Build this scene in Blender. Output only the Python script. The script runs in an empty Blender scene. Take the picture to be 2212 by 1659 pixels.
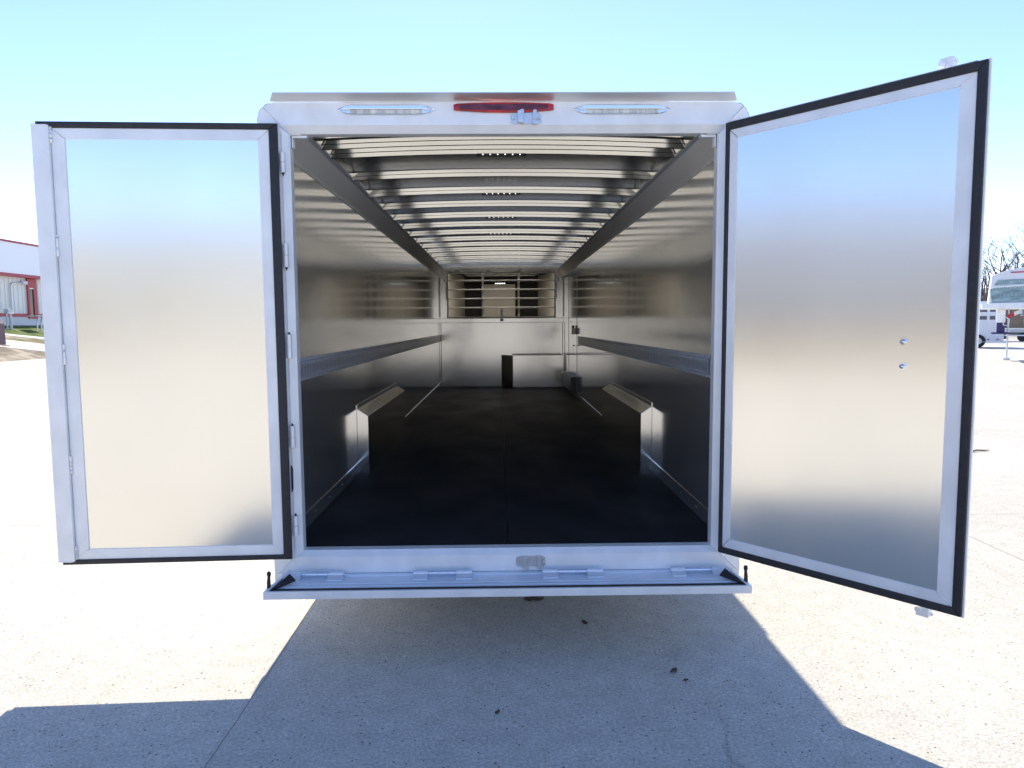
import bpy, bmesh, math, random
from mathutils import Vector, Matrix
random.seed(7)
C = bpy.context.scene.collection
rad = math.radians
G = 0.515                                   # trailer floor height above the lot

# ---------------------------------------------------------------- camera
cam = bpy.data.cameras.new("camera"); camo = bpy.data.objects.new("camera", cam); C.objects.link(camo)
bpy.context.scene.camera = camo
cam.sensor_width = 36; cam.lens = 36 * 1502.67 / 2212; cam.clip_start = .05; cam.clip_end = 6000
p, yw, rl = 0.0851, 0.0164, -0.0071
f = Vector((math.sin(yw)*math.cos(p), math.cos(yw)*math.cos(p), -math.sin(p)))
r = Vector((math.cos(yw), -math.sin(yw), 0)); u = r.cross(f)
r2 = r*math.cos(rl) + u*math.sin(rl); u2 = -r*math.sin(rl) + u*math.cos(rl)
m = Matrix((r2, u2, -f)).transposed().to_4x4(); m.translation = Vector((-0.0313, -3.517, 1.149 + G))
camo.matrix_world = m

# ---------------------------------------------------------------- world, sun, exposure
SUN = Vector((-0.066, 1.0, 0.975)); AZ = math.atan2(SUN.x, SUN.y); EL = math.atan2(SUN.z, math.hypot(SUN.x, SUN.y))
w = bpy.data.worlds.new("World"); bpy.context.scene.world = w; w.use_nodes = True
nt = w.node_tree; bg = nt.nodes['Background']
sky = nt.nodes.new('ShaderNodeTexSky'); sky.sky_type = 'NISHITA'; sky.sun_disc = False
sky.sun_elevation = EL; sky.sun_rotation = AZ; sky.air_density = 0.75; sky.dust_density = 0.05; sky.ozone_density = 3.0
tint = nt.nodes.new('ShaderNodeMixRGB'); tint.blend_type = 'MULTIPLY'; tint.inputs[0].default_value = 1; tint.inputs[2].default_value = (.96, .83, .83, 1)
hs = nt.nodes.new('ShaderNodeHueSaturation'); hs.inputs['Saturation'].default_value = 1.07
nt.links.new(sky.outputs[0], hs.inputs['Color']); nt.links.new(hs.outputs[0], tint.inputs[1]); nt.links.new(tint.outputs[0], bg.inputs[0]); bg.inputs[1].default_value = 0.15
sl = bpy.data.lights.new("sun", 'SUN'); so = bpy.data.objects.new("sun", sl); C.objects.link(so)
sl.energy = 3.0; sl.angle = rad(.5); sl.color = (1, .91, .73)
so.rotation_euler = SUN.to_track_quat('Z', 'Y').to_euler(); so.location = (0, 0, 30)
sc = bpy.context.scene
sc.view_settings.view_transform = 'Standard'; sc.view_settings.look = 'None'
sc.view_settings.exposure = 1.35; sc.view_settings.gamma = 1
sc.cycles.use_denoising = True
sc.cycles.max_bounces = 14; sc.cycles.glossy_bounces = 12; sc.cycles.diffuse_bounces = 4
sc.cycles.sample_clamp_indirect = 8

# ---------------------------------------------------------------- materials
def mat(name, col, rough=.5, metal=0, emit=None, noise=None, bump=None, aniso=None, spec=.5, rnoise=None, trans=0):
    """noise=(scale(3), amount, detail) varies colour; bump=(scale(3), strength, distance); rnoise=(scale(3), lo, hi)"""
    m = bpy.data.materials.new(name); m.use_nodes = True; n = m.node_tree; b = n.nodes['Principled BSDF']
    b.inputs['Base Color'].default_value = (*col, 1); b.inputs['Roughness'].default_value = rough
    b.inputs['Metallic'].default_value = metal; b.inputs['Specular IOR Level'].default_value = spec
    if trans: b.inputs['Transmission Weight'].default_value = trans
    if emit: b.inputs['Emission Color'].default_value = (*emit[0], 1); b.inputs['Emission Strength'].default_value = emit[1]
    tc = n.nodes.new('ShaderNodeTexCoord')
    def nz(scale, detail=4):
        mp = n.nodes.new('ShaderNodeMapping'); mp.inputs['Scale'].default_value = scale
        n.links.new(tc.outputs['Object'], mp.inputs[0])
        t = n.nodes.new('ShaderNodeTexNoise'); t.inputs['Scale'].default_value = 1; t.inputs['Detail'].default_value = detail
        n.links.new(mp.outputs[0], t.inputs[0]); return t
    if noise:
        t = nz(noise[0], noise[2] if len(noise) > 2 else 4)
        rp = n.nodes.new('ShaderNodeValToRGB'); a = noise[1]
        rp.color_ramp.elements[0].position = .3; rp.color_ramp.elements[1].position = .7
        rp.color_ramp.elements[0].color = (*[c*(1-a) for c in col], 1); rp.color_ramp.elements[1].color = (*[min(1, c*(1+a)) for c in col], 1)
        n.links.new(t.outputs[0], rp.inputs[0]); n.links.new(rp.outputs[0], b.inputs['Base Color'])
    if rnoise:
        t = nz(rnoise[0]); mr = n.nodes.new('ShaderNodeMapRange')
        mr.inputs['From Min'].default_value = .3; mr.inputs['From Max'].default_value = .7
        mr.inputs['To Min'].default_value = rnoise[1]; mr.inputs['To Max'].default_value = rnoise[2]
        n.links.new(t.outputs[0], mr.inputs[0]); n.links.new(mr.outputs[0], b.inputs['Roughness'])
    if bump:
        t = nz(bump[0], bump[3] if len(bump) > 3 else 3); bp = n.nodes.new('ShaderNodeBump')
        bp.inputs['Strength'].default_value = bump[1]; bp.inputs['Distance'].default_value = bump[2]
        n.links.new(t.outputs[0], bp.inputs['Height']); n.links.new(bp.outputs[0], b.inputs['Normal'])
    return m
M = {}
M['frame'] = mat('mill_aluminium', (.90, .90, .89), .42, .22, noise=((7, 7, 5), .07), rnoise=((9, 9, 4), .36, .5), bump=((260, 260, 30), .05, .002))
M['panel'] = mat('sheet_aluminium', (.90, .88, .82), .18, 1, noise=((1.2, 1.2, .8), .02), rnoise=((3, 3, 1.6), .16, .19), bump=((1.1, 1.1, .9), .2, .012, 2))
M['wall'] = mat('interior_aluminium', (.75, .74, .71), .10, .84, noise=((1, 2.5, .4), .03), rnoise=((1, 6, .5), .11, .145), bump=((1.5, 2.2, 2.4), .13, .008, 1))
M['bulk'] = mat('bulkhead_aluminium', (.66, .645, .61), .15, 1, noise=((2, 1, 1), .03), bump=((2.2, 1.5, .9), .3, .012, 1))
M['rib'] = mat('roof_bow_aluminium', (.68, .665, .61), .09, 1, noise=((3, 3, 3), .03), bump=((4, 4, 4), .04, .004, 2))
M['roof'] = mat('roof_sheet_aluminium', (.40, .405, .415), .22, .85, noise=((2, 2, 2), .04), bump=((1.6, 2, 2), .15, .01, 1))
M['cove'] = mat('cove_aluminium', (.97, .95, .90), .5, .1, noise=((2, 1, 2), .04), bump=((2, 1.3, 2), .3, .01, 1))
M['skin'] = mat('white_painted_skin', (.78, .79, .80), .3, 0)
M['chrome'] = mat('polished_chrome', (.86, .87, .88), .08, 1)
M['steel'] = mat('zinc_steel', (.62, .63, .64), .36, 1, noise=((40, 40, 40), .12), bump=((90, 90, 90), .15, .001))
M['weld'] = mat('weld_bead_aluminium', (.88, .87, .85), .35, 1, bump=((160, 160, 160), .6, .002))
M['rubber'] = mat('black_rubber_seal', (.022, .021, .024), .55, 0, noise=((30, 30, 30), .25), bump=((200, 200, 60), .1, .001))
M['mat'] = mat('black_rubber_mat', (.019, .020, .023), .5, 0, spec=.3, rnoise=((2.2, 1.3, 1), .58, .72), noise=((3, 2, 1), .35), bump=((220, 220, 220), .35, .0012, 5))
M['hingem'] = mat('hinge_aluminium', (.76, .82, .90), .26, .85)
M['box'] = mat('wheel_box_aluminium', (.93, .91, .87), .14, 1, noise=((2, 1, 1), .03), bump=((2.2, 1.5, .9), .2, .012, 1))
M['visor'] = mat('drip_edge_aluminium', (.80, .78, .76), .42, .9)
M['nose'] = mat('beige_liner', (.72, .68, .60), .45, 0, noise=((2, 2, 2), .05))
M['etrack'] = mat('grey_track_steel', (.62, .65, .69), .42, .3, noise=((20, 20, 20), .06))
M['dark'] = mat('dark_gap', (.02, .02, .02), .6)
M['blackbox'] = mat('black_plastic', (.02, .02, .022), .35)
M['led'] = mat('lit_led', (1, 1, 1), .3, 0, emit=((1, .98, .95), 1.6))
M['ledlens'] = mat('clear_led_lens', (.72, .68, .58), .2, .0, noise=((30, 3, 8), .35))
M['red'] = mat('red_lamp_lens', (.42, .012, .02), .12, .0, spec=.6, noise=((8, 8, 30), .45))
M['redcore'] = mat('dark_red_core', (.13, .025, .04), .1, .25, noise=((12, 4, 40), .5))
M['tyre'] = mat('tyre_rubber', (.025, .025, .025), .8)
M['zinc'] = mat('galvanised_steel', (.55, .56, .58), .45, 1)

# ---------------------------------------------------------------- mesh helper
class MB:
    def __init__(s, T=None): s.v = []; s.f = []; s.T = T
    def add(s, vs, fs):
        o = len(s.v)
        s.v += [s.T(*q) if s.T else tuple(q) for q in vs]; s.f += [[i+o for i in q] for q in fs]; return s
    def box(s, x0, y0, z0, x1, y1, z1):
        return s.add([(x0, y0, z0), (x1, y0, z0), (x1, y1, z0), (x0, y1, z0), (x0, y0, z1), (x1, y0, z1), (x1, y1, z1), (x0, y1, z1)],
                     [(0, 3, 2, 1), (4, 5, 6, 7), (0, 1, 5, 4), (1, 2, 6, 5), (2, 3, 7, 6), (3, 0, 4, 7)])
    def prism(s, pts, a0, a1, axis='y'):
        n = len(pts); f = {'y': lambda p, a: (p[0], a, p[1]), 'x': lambda p, a: (a, p[0], p[1]), 'z': lambda p, a: (p[0], p[1], a)}[axis]
        vs = [f(q, a0) for q in pts] + [f(q, a1) for q in pts]
        return s.add(vs, [tuple(range(n))[::-1], tuple(range(n, 2*n))] + [(i, (i+1) % n, (i+1) % n+n, i+n) for i in range(n)])
    def quad(s, a, b, c, d): return s.add([a, b, c, d], [(0, 1, 2, 3)])
    def tube(s, path, rr, n=8, cap=True):
        path = [Vector(q) for q in path]; rs = rr if isinstance(rr, (list, tuple)) else [rr]*len(path)
        vs = []; fs = []; up = None
        for i, q in enumerate(path):
            d = (path[min(i+1, len(path)-1)] - path[max(i-1, 0)]).normalized()
            a = d.cross(Vector((0, 0, 1)) if abs(d.z) < .9 else Vector((1, 0, 0))).normalized()
            if up is not None:
                a2 = up - d*up.dot(d)
                if a2.length > 1e-4: a = a2.normalized()
            up = a; b = d.cross(a)
            for k in range(n):
                t = 2*math.pi*k/n; vs.append(tuple(q + (a*math.cos(t)+b*math.sin(t))*rs[i]))
        for i in range(len(path)-1):
            for k in range(n): fs.append((i*n+k, i*n+(k+1) % n, (i+1)*n+(k+1) % n, (i+1)*n+k))
        if cap: fs += [tuple(range(n))[::-1], tuple(range((len(path)-1)*n, len(path)*n))]
        return s.add(vs, fs)
    def dome(s, c, nrm, R, n=8, h=.6):
        c = Vector(c); nrm = Vector(nrm).normalized(); a = nrm.orthogonal().normalized(); b = nrm.cross(a); vs = []
        for rr, hh in ((1, 0), (.8, .6), (.35, 1)):
            for k in range(n):
                t = 2*math.pi*k/n; vs.append(tuple(c + (a*math.cos(t)+b*math.sin(t))*R*rr + nrm*R*h*hh))
        fs = [tuple(range(2*n, 3*n))] + [(j*n+k, j*n+(k+1) % n, (j+1)*n+(k+1) % n, (j+1)*n+k) for j in range(2) for k in range(n)]
        return s.add(vs, fs)
    def build(s, name, mt, parent=None, bevel=0, smooth=False):
        me = bpy.data.meshes.new(name); me.from_pydata([tuple(q) for q in s.v], [], s.f)
        bm = bmesh.new(); bm.from_mesh(me); bmesh.ops.recalc_face_normals(bm, faces=bm.faces)
        if bevel: bmesh.ops.bevel(bm, geom=list(bm.edges), offset=bevel, segments=2, profile=.6, affect='EDGES', clamp_overlap=True)
        bm.to_mesh(me); bm.free()
        me.materials.append(M[mt] if isinstance(mt, str) else mt)
        o = bpy.data.objects.new(name, me); C.objects.link(o)
        if parent: o.parent = parent
        if smooth:
            for q in me.polygons: q.use_smooth = True
            try: me.set_sharp_from_angle(angle=rad(40))
            except Exception: pass
        return o
def tag(o, label=None, cat=None, group=None, kind=None):
    if label: o['label'] = label
    if cat: o['category'] = cat
    if group: o['group'] = group
    if kind: o['kind'] = kind
    return o
def empty(name, loc, label=None, cat=None, group=None, rz=0):
    o = bpy.data.objects.new(name, None); C.objects.link(o); o.location = loc; o.rotation_euler = (0, 0, rz)
    o.empty_display_size = .2
    return tag(o, label, cat, group)
def weld(path, rr=.0035, amp=.35, step=.006):
    pts = []; P = [Vector(q) for q in path]
    for a, b in zip(P, P[1:]):
        n = max(2, int((b-a).length/step)); pts += [a.lerp(b, i/n) for i in range(n)]
    pts.append(P[-1]); rs = [rr*(1+amp*(random.random()-.5)*2) for _ in pts]
    return pts, rs

# ================================================================ STRUCTURE: lot, grass, paths
def ground_mat():
    m = bpy.data.materials.new('concrete_lot'); m.use_nodes = True; n = m.node_tree; L = n.links.new; b = n.nodes['Principled BSDF']
    b.inputs['Roughness'].default_value = .85; b.inputs['Specular IOR Level'].default_value = .3
    tc = n.nodes.new('ShaderNodeTexCoord'); O = tc.outputs['Object']
    def tex(kind, scale, **kw):
        t = n.nodes.new('ShaderNodeTex'+kind); t.inputs['Scale'].default_value = scale
        for k, v in kw.items():
            if k in t.inputs: t.inputs[k].default_value = v
        L(O, t.inputs['Vector']); return t
    def ramp(src, stops):
        rp = n.nodes.new('ShaderNodeValToRGB'); e = rp.color_ramp.elements
        while len(e) < len(stops): e.new(.5)
        for i, (pos, c) in enumerate(stops): e[i].position = pos; e[i].color = (*c, 1) if len(c) == 3 else c
        L(src, rp.inputs[0]); return rp.outputs[0]
    def mix(a, bb, fac, mode='MIX'):
        x = n.nodes.new('ShaderNodeMixRGB'); x.blend_type = mode
        for i, v in ((0, fac), (1, a), (2, bb)):
            if isinstance(v, (float, int)): x.inputs[i].default_value = v
            elif isinstance(v, tuple): x.inputs[i].default_value = (*v, 1)
            else: L(v, x.inputs[i])
        return x.outputs[0]
    big = tex('Noise', .35, Detail=5, Roughness=.6); mid = tex('Noise', 9, Detail=6, Roughness=.7); fine = tex('Noise', 75, Detail=6, Roughness=.8)
    base = ramp(big.outputs[0], [(.3, (.545, .515, .455)), (.7, (.66, .63, .565))])
    base = mix(base, ramp(mid.outputs[0], [(.3, (.84,)*3), (.7, (1.08,)*3)]), 1.0, 'MULTIPLY')
    base = mix(base, ramp(fine.outputs[0], [(.36, (.55,)*3), (.64, (1.25,)*3)]), .9, 'MULTIPLY')
    # aggregate stones: dark and pale chips
    vo = tex('Voronoi', 62); dark = ramp(vo.outputs['Distance'], [(.18, (1,)*3), (.34, (0,)*3)])
    sel = n.nodes.new('ShaderNodeSeparateColor'); L(vo.outputs['Color'], sel.inputs[0])
    s1 = ramp(sel.outputs[0], [(.92, (0,)*3), (.94, (1,)*3)]); s2 = ramp(sel.outputs[1], [(.88, (0,)*3), (.9, (1,)*3)])
    base = mix(base, (.07, .065, .06), mix(dark, s1, 1.0, 'MULTIPLY')); base = mix(base, (.72, .70, .66), mix(dark, s2, 1.0, 'MULTIPLY'))
    # stains
    st = tex('Noise', 1.7, Detail=8, Roughness=.75); base = mix(base, (.26, .24, .215), ramp(st.outputs[0], [(.62, (0,)*3), (.74, (.42,)*3)]))
    sp = tex('Noise', 26, Detail=3, Roughness=.6); base = mix(base, (.12, .11, .10), ramp(sp.outputs[0], [(.70, (0,)*3), (.735, (.75,)*3)]))
    # slab joints along X every ~4.6 m, and hair cracks
    wv = n.nodes.new('ShaderNodeTexVoronoi'); wv.feature = 'DISTANCE_TO_EDGE'; wv.inputs['Scale'].default_value = .16
    ds = tex('Noise', 1.3, Detail=6); cmb = n.nodes.new('ShaderNodeVectorMath'); cmb.operation = 'MULTIPLY_ADD'
    L(ds.outputs['Color'], cmb.inputs[0]); cmb.inputs[1].default_value = (.8, .8, 0); L(O, cmb.inputs[2]); L(cmb.outputs[0], wv.inputs['Vector'])
    crack = ramp(wv.outputs['Distance'], [(.0008, (.75,)*3), (.0035, (0,)*3)])
    msk = tex('Noise', .11, Detail=1); base = mix(base, (.2, .19, .17), mix(crack, ramp(msk.outputs[0], [(.52, (0,)*3), (.6, (.8,)*3)]), 1.0, 'MULTIPLY'))
    # slab edge running back along the left side of the trailer; slabs differ a little in tone
    sx = n.nodes.new('ShaderNodeSeparateXYZ'); wob = n.nodes.new('ShaderNodeVectorMath'); wob.operation = 'MULTIPLY_ADD'; L(ds.outputs['Color'], wob.inputs[0]); wob.inputs[1].default_value = (.045, .045, 0); L(O, wob.inputs[2]); L(wob.outputs[0], sx.inputs[0])
    def line(sock, at, wd):
        a = n.nodes.new('ShaderNodeMath'); a.operation = 'SUBTRACT'; L(sock, a.inputs[0]); a.inputs[1].default_value = at
        bb = n.nodes.new('ShaderNodeMath'); bb.operation = 'ABSOLUTE'; L(a.outputs[0], bb.inputs[0])
        c = n.nodes.new('ShaderNodeMath'); c.operation = 'LESS_THAN'; L(bb.outputs[0], c.inputs[0]); c.inputs[1].default_value = wd; return c.outputs[0], a.outputs[0]
    ln, dx = line(sx.outputs[0], -1.165, .004); g1 = n.nodes.new('ShaderNodeMath'); g1.operation = 'GREATER_THAN'; L(dx, g1.inputs[0]); g1.inputs[1].default_value = 0
    base = mix(base, (.93, .93, .93), g1.outputs[0], 'MULTIPLY')
    for sock, at, wd in ((0, -1.165, .003), (0, 3.6, .006), (0, -5.9, .006), (1, 2.32, .005), (1, 6.9, .006), (1, 11.4, .008), (1, -2.3, .005)):
        base = mix(base, (.27, .25, .22), line(sx.outputs[sock], at+.022, wd)[0])
    L(base, b.inputs['Base Color'])
    bp = n.nodes.new('ShaderNodeBump'); bp.inputs['Strength'].default_value = .6; bp.inputs['Distance'].default_value = .004
    L(mix(fine.outputs[0], vo.outputs['Distance'], .4), bp.inputs['Height']); L(bp.outputs[0], b.inputs['Normal'])
    return m
M['lot'] = ground_mat()
g = MB(); g.quad((-2500, -2500, 0), (2500, -2500, 0), (2500, 2500, 0), (-2500, 2500, 0))
tag(g.build('ground', 'lot'), kind='structure')
def soil(name, a, bcol, scale):
    m = mat(name, a, .95, spec=.1); n = m.node_tree; t = n.nodes.new('ShaderNodeTexNoise'); t.inputs['Scale'].default_value = scale; t.inputs['Detail'].default_value = 8
    tc = n.nodes.new('ShaderNodeTexCoord'); n.links.new(tc.outputs['Object'], t.inputs['Vector']); rp = n.nodes.new('ShaderNodeValToRGB')
    rp.color_ramp.elements[0].position = .38; rp.color_ramp.elements[1].position = .62
    rp.color_ramp.elements[0].color = (*a, 1); rp.color_ramp.elements[1].color = (*bcol, 1)
    n.links.new(t.outputs[0], rp.inputs[0]); n.links.new(rp.outputs[0], n.nodes['Principled BSDF'].inputs['Base Color'])
    return m
M['bank'] = soil('gravel_bank', (.2, .17, .13), (.42, .37, .29), 1.1)
M['grass'] = soil('lawn_grass', (.07, .11, .03), (.17, .2, .075), 1.4)
M['drygrass'] = soil('dry_grass', (.13, .14, .06), (.28, .23, .15), 1.2)
M['path'] = mat('pale_concrete_path', (.55, .54, .51), .9, noise=((1, 1, 1), .08))
# sloping bank at the left: rises from x=-25 to the building front at x=-31.6
def bank_z(x): return max(0, (-25 - x) * .28)
def on_bank(px, py, lift=0):
    """point of the bank seen at px,py of the 2212-wide photo (used only to lay out the real strips)"""
    d = f + r2*((px-1106)/1502.67) - u2*((py-829.5)/1502.67); o = Vector((-.0313, -3.517, 1.149+G))
    # z = .28*(-25-x)+lift
    t = (.28*(-25-o.x) + lift - o.z)/(d.z + .28*d.x); return o + d*t
def strip(name, pts, mt, lift, kind):
    q = [on_bank(x, y, lift) for x, y in pts]
    # extend the strip a little beyond the photo on its left end
    m_ = MB(); m_.add([tuple(v) for v in q], [tuple(range(len(q)))]); return tag(m_.build(name, mt), kind=kind)
b_ = MB(); b_.add([(-25, -90, .004), (-25, 160, .004), (-31.6, 160, bank_z(-31.6)+.004), (-31.6, -90, bank_z(-31.6)+.004)], [(0, 1, 2, 3)])
tag(b_.build('gravel_bank', 'bank'), kind='structure')
strip('dry_grass_verge', [(-60, 727), (140, 737), (140, 748), (-60, 733)], 'drygrass', .012, 'structure')
strip('lawn', [(-60, 704), (140, 703), (140, 735), (-60, 715)], 'grass', .012, 'structure')
strip('footpath', [(-60, 713), (140, 733), (140, 738), (-60, 716.5)], 'path', .02, 'structure')
strip('sidewalk', [(-60, 725), (140, 748), (140, 764), (-60, 742)], 'path', .02, 'structure')

# ================================================================ LIVESTOCK TRAILER
T = empty('livestock_trailer', (0, 0, G), 'bare aluminium livestock trailer seen from behind, both rear doors open on a black floor', 'trailer')
h = 1.149; L_ = 9.478; ZC = 2.056; CX = 1.045; CZ = 2.160     # interior half width, depth to bulkhead, cove
FY = -.02
# --- rear frame: mitred header, posts, sill
OX, IX, OT, IT, OB, IB = 1.2, 1.092, 2.232, 2.121, -.12, -.03
R_ = .088
arc = lambda s: [(s*(OX-R_+R_*math.sin(t)), OT-R_+R_*math.cos(t)) for t in [math.pi/2*k/8 for k in range(9)]]
mx, mz = OX-R_+R_*math.sin(math.pi/4), OT-R_+R_*math.cos(math.pi/4)
aR = arc(1)
hd = [(-q[0], q[1]) for q in aR[:5]][::-1] + aR[:5] + [(IX, IT), (-IX, IT)]
o = MB().prism(hd, FY, .03).build('frame_header', 'frame', T, bevel=.002)
for s in (-1, 1):
    pts = [(s*q[0], q[1]) for q in aR[4:]] + [(s*OX, OB), (s*(OX-.012), OB), (s*IX, IB), (s*IX, IT)]
    MB().prism(pts, FY, .03).build('frame_post', 'frame', T, bevel=.002)
MB().prism([(-IX, IB), (IX, IB), (OX-.013, OB+.002), (-OX+.013, OB+.002)], FY, .03).build('frame_sill', 'frame', T, bevel=.002)
# sloped rebate + jamb
JX, JT, JB = 1.055, 2.087, 0.0
mj = MB()
oc = [(-IX, IB), (IX, IB), (IX, IT), (-IX, IT)]; ic = [(-JX, JB-.002), (JX, JB-.002), (JX, JT), (-JX, JT)]
for i in range(4):
    a, b2 = oc[i], oc[(i+1) % 4]; c2, d2 = ic[(i+1) % 4], ic[i]
    mj.quad((a[0], FY+.002, a[1]), (b2[0], FY+.002, b2[1]), (c2[0], .004, c2[1]), (d2[0], .004, d2[1]))
    mj.quad((d2[0], .004, d2[1]), (c2[0], .004, c2[1]), (c2[0], .055, c2[1]), (d2[0], .055, d2[1]))
    k = lambda q: (q[0]*1.02, q[1] + (.02 if q[1] > 1 else -.02))
    if i != 0: mj.quad((d2[0], .055, d2[1]), (c2[0], .055, c2[1]), (k(c2)[0], .055, k(c2)[1]), (k(d2)[0], .055, k(d2)[1]))
mj.build('door_jamb', 'frame', T)
# return that closes the gap between jamb and interior walls
mr = MB()
for s in (-1, 1): mr.box(min(s*JX*1.005, s*1.19), .056, 0, max(s*JX*1.005, s*1.19), .075, 2.16)
mr.box(-1.1, .056, JT+.004, 1.1, .075, 2.24)
mr.build('inner_door_frame', 'frame', T, bevel=.001)
# weld beads
wb = MB()
for s in (-1, 1):
    for path in ([(s*mx, FY-.001, mz), (s*IX, FY-.001, IT), (s*JX, .003, JT)], [(s*JX, .002, JT-.003), (s*(JX-.055), .002, JT-.003)], [(s*JX, .002, JT), (s*JX, .002, JT-.06)],
                 [(s*IX, FY-.001, IB), (s*(OX-.014), FY-.001, OB)], [(s*(OX-.01), FY-.001, OB+.001), (s*(OX-.09), FY-.001, OB+.001)]):
        wb = MB(); wb.tube(*weld(path), n=6); wb.build('weld_bead', 'weld', T, smooth=True)
    pts, rs = weld([(s*q[0], FY+.004, q[1]) for q in aR[2:]] + [(s*OX, FY+.004, 2.08)], .005)
    wb = MB(); wb.tube(pts, rs, n=6); wb.build('weld_bead', 'weld', T, smooth=True)
for s in (-1, 1):   # mitred corner clip inside the opening
    MB().prism([(s*(JX-.006), JT-.004), (s*(JX-.085), JT-.004), (s*(JX-.077), JT-.016), (s*(JX-.012), JT-.016), (s*(JX-.012), JT-.062), (s*(JX-.006), JT-.066)], .012, .052).build('corner_gusset', 'frame', T, bevel=.001)
# side post end cap below the doors (white skin return) and outer skin
sk = MB(); yf = 12.6
prof = [(-OX, OB)] + [(-q[0], q[1]) for q in aR[::-1]] + [(-.6, OT+.03), (0, OT+.042), (.6, OT+.03)] + aR + [(OX, OB)]
prof = [(x*.9985, z-(.002 if z > 1 else -.002)) for x, z in prof]
n_ = len(prof); ys = [.03, 4, 8, 9.6]; vs = []
for y in ys: vs += [(x, y, z) for x, z in prof]
for y, kx in ((9.6, 1), (12.0, .86), (12.7, .5)): vs += [(x*kx, y, max(z, .85)) for x, z in prof]
fs = []
for j in range(len(ys)-1): fs += [(j*n_+i, j*n_+i+1, (j+1)*n_+i+1, (j+1)*n_+i) for i in range(n_-1)]
for j in range(4, 6): fs += [(j*n_+i, j*n_+i+1, (j+1)*n_+i+1, (j+1)*n_+i) for i in range(n_-1)]
fs += [tuple(range(6*n_, 7*n_))]
sk.add(vs, fs)
sk.box(-1.19, 9.585, OB, 1.19, 9.6, .85)
sk.add([(-1.19, 9.6, .852), (1.19, 9.6, .852), (1.02, 12, .852), (.58, 12.7, .852), (-.58, 12.7, .852), (-1.02, 12, .852)], [(0, 1, 2, 3, 4, 5)])
sk.build('outer_skin', 'skin', T, smooth=True)
MB().prism([(OX+.0005, 1.98), (OX+.02, 2.0), (OX+.02, 2.08), (OX+.0005, 2.1)], 2.72, 9.4).build('awning_case', 'skin', T, bevel=.004)
# chassis, coupler
ch = MB(); ch.box(-1.19, .032, -.11, 1.19, 9.58, -.03)
for s in (-1, 1): ch.box(s*.55-.04, .1, -.22, s*.55+.04, 9.5, -.111)
ch.box(-.08, 9.6, .72, .08, 12.3, .85); ch.tube([(0, 12.1, .8), (0, 12.1, .2)], .06, 12)
ch.build('chassis', 'frame', T)
# wheels
def wheel(x, y):
    t = MB(); pr = []; n2 = 28
    prof2 = [(.2, -.1), (.35, -.11), (.38, -.08), (.39, 0), (.38, .08), (.35, .11), (.2, .1)]
    vs = []; fs = []
    for k in range(n2):
        a = 2*math.pi*k/n2
        vs += [(x+w_, y+rr*math.cos(a), -G+.39+rr*math.sin(a)) for rr, w_ in prof2]
    m_ = len(prof2)
    for k in range(n2):
        for i in range(m_-1): fs.append((k*m_+i, k*m_+i+1, ((k+1) % n2)*m_+i+1, ((k+1) % n2)*m_+i))
    t.add(vs, fs); ty = t.build('tyre', 'tyre', None, smooth=True)
    rm = MB(); s = 1 if x > 0 else -1
    rm.tube([(x-s*.09, y, -G+.39), (x+s*.05, y, -G+.39)], .2, 24); rm.tube([(x+s*.05, y, -G+.39), (x+s*.1, y, -G+.39)], .06, 12)
    for k in range(6):
        a = k*math.pi/3; rm.dome((x+s*.05, y+.11*math.cos(a), -G+.39+.11*math.sin(a)), (s, 0, 0), .014)
    wo = rm.build('wheel', 'zinc', T); ty.parent = wo
for s in (-1, 1):
    for y in (2.42, 3.38): wheel(s*1.2, y)

# --- floor and interior walls
fl = MB(); fl.box(-h, .058, -.02, -.0012, L_, 0); fl.box(.0012, .058, -.02, h, L_, 0)
fl.build('rubber_floor', 'mat', T)
MB().box(-JX+.002, .005, -.03, JX-.002, .056, -.004).build('threshold_plate', 'frame', T, bevel=.001)
seams = [.076, 2.6, 5.3, 7.18, L_]
for s in (-1, 1):
    for a, b2 in zip(seams, seams[1:]):
        MB().box(min(s*h, s*(h+.012)), a+.0012, 0, max(s*h, s*(h+.012)), b2-.0012, ZC+.01).build('wall_panel', 'wall', T)
    # kick strip and rivets
    ks = MB(); ks.prism([(s*h-s*.0015, .0005), (s*h-s*.006, .0005), (s*h-s*.006, .085), (s*h-s*.0015, .085)], .08, 1.858)
    ks.prism([(s*h-s*.0015, .0005), (s*h-s*.006, .0005), (s*h-s*.006, .085), (s*h-s*.0015, .085)], 3.97, L_-.01)
    for y in [.25+.34*i for i in range(28)]:
        if 1.8 < y < 4.0: continue
        ks.dome((s*h-s*.006, y, .046), (-s, 0, .0), .006)
    ks.build('kick_strip', 'wall', T)
    # cove
    cv = MB(); n45 = Vector((-s, 0, -1)).normalized()
    a = Vector((s*h, 0, ZC)); b2 = Vector((s*CX, 0, CZ))
    segs = [.076, .40, L_] if s > 0 else [.076, L_]
    for y0, y1 in zip(segs, segs[1:]):
        cv.prism([(a.x-s*.002, a.z), (b2.x, b2.z), (b2.x, b2.z+.01), (a.x-s*.002+s*.0, a.z+.012)], y0, y1-.002)
    cv.box(min(s*h-s*.0035, s*h-s*.0008), .076, ZC-.022, max(s*h-s*.0035, s*h-s*.0008), L_, ZC-.0005)   # wall flange
    for i in range(31): cv.dome((s*h-s*.0035, .42+.3*i, ZC-.011), (-s, 0, 0), .0055)
    cv.build('cove_panel', 'cove', T)
    cf = MB(); cf.prism([(s*CX+s*.012, CZ-.014), (s*CX-s*.004, CZ+.0005), (s*CX-s*.004, CZ+.012), (s*CX+s*.012, CZ+.008)], .076, L_-.002)
    for i in range(24): cf.dome((s*CX+s*.003, .5+.38*i, CZ-.0065), n45, .0055)
    cf.build('cove_trim', 'etrack', T)
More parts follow.
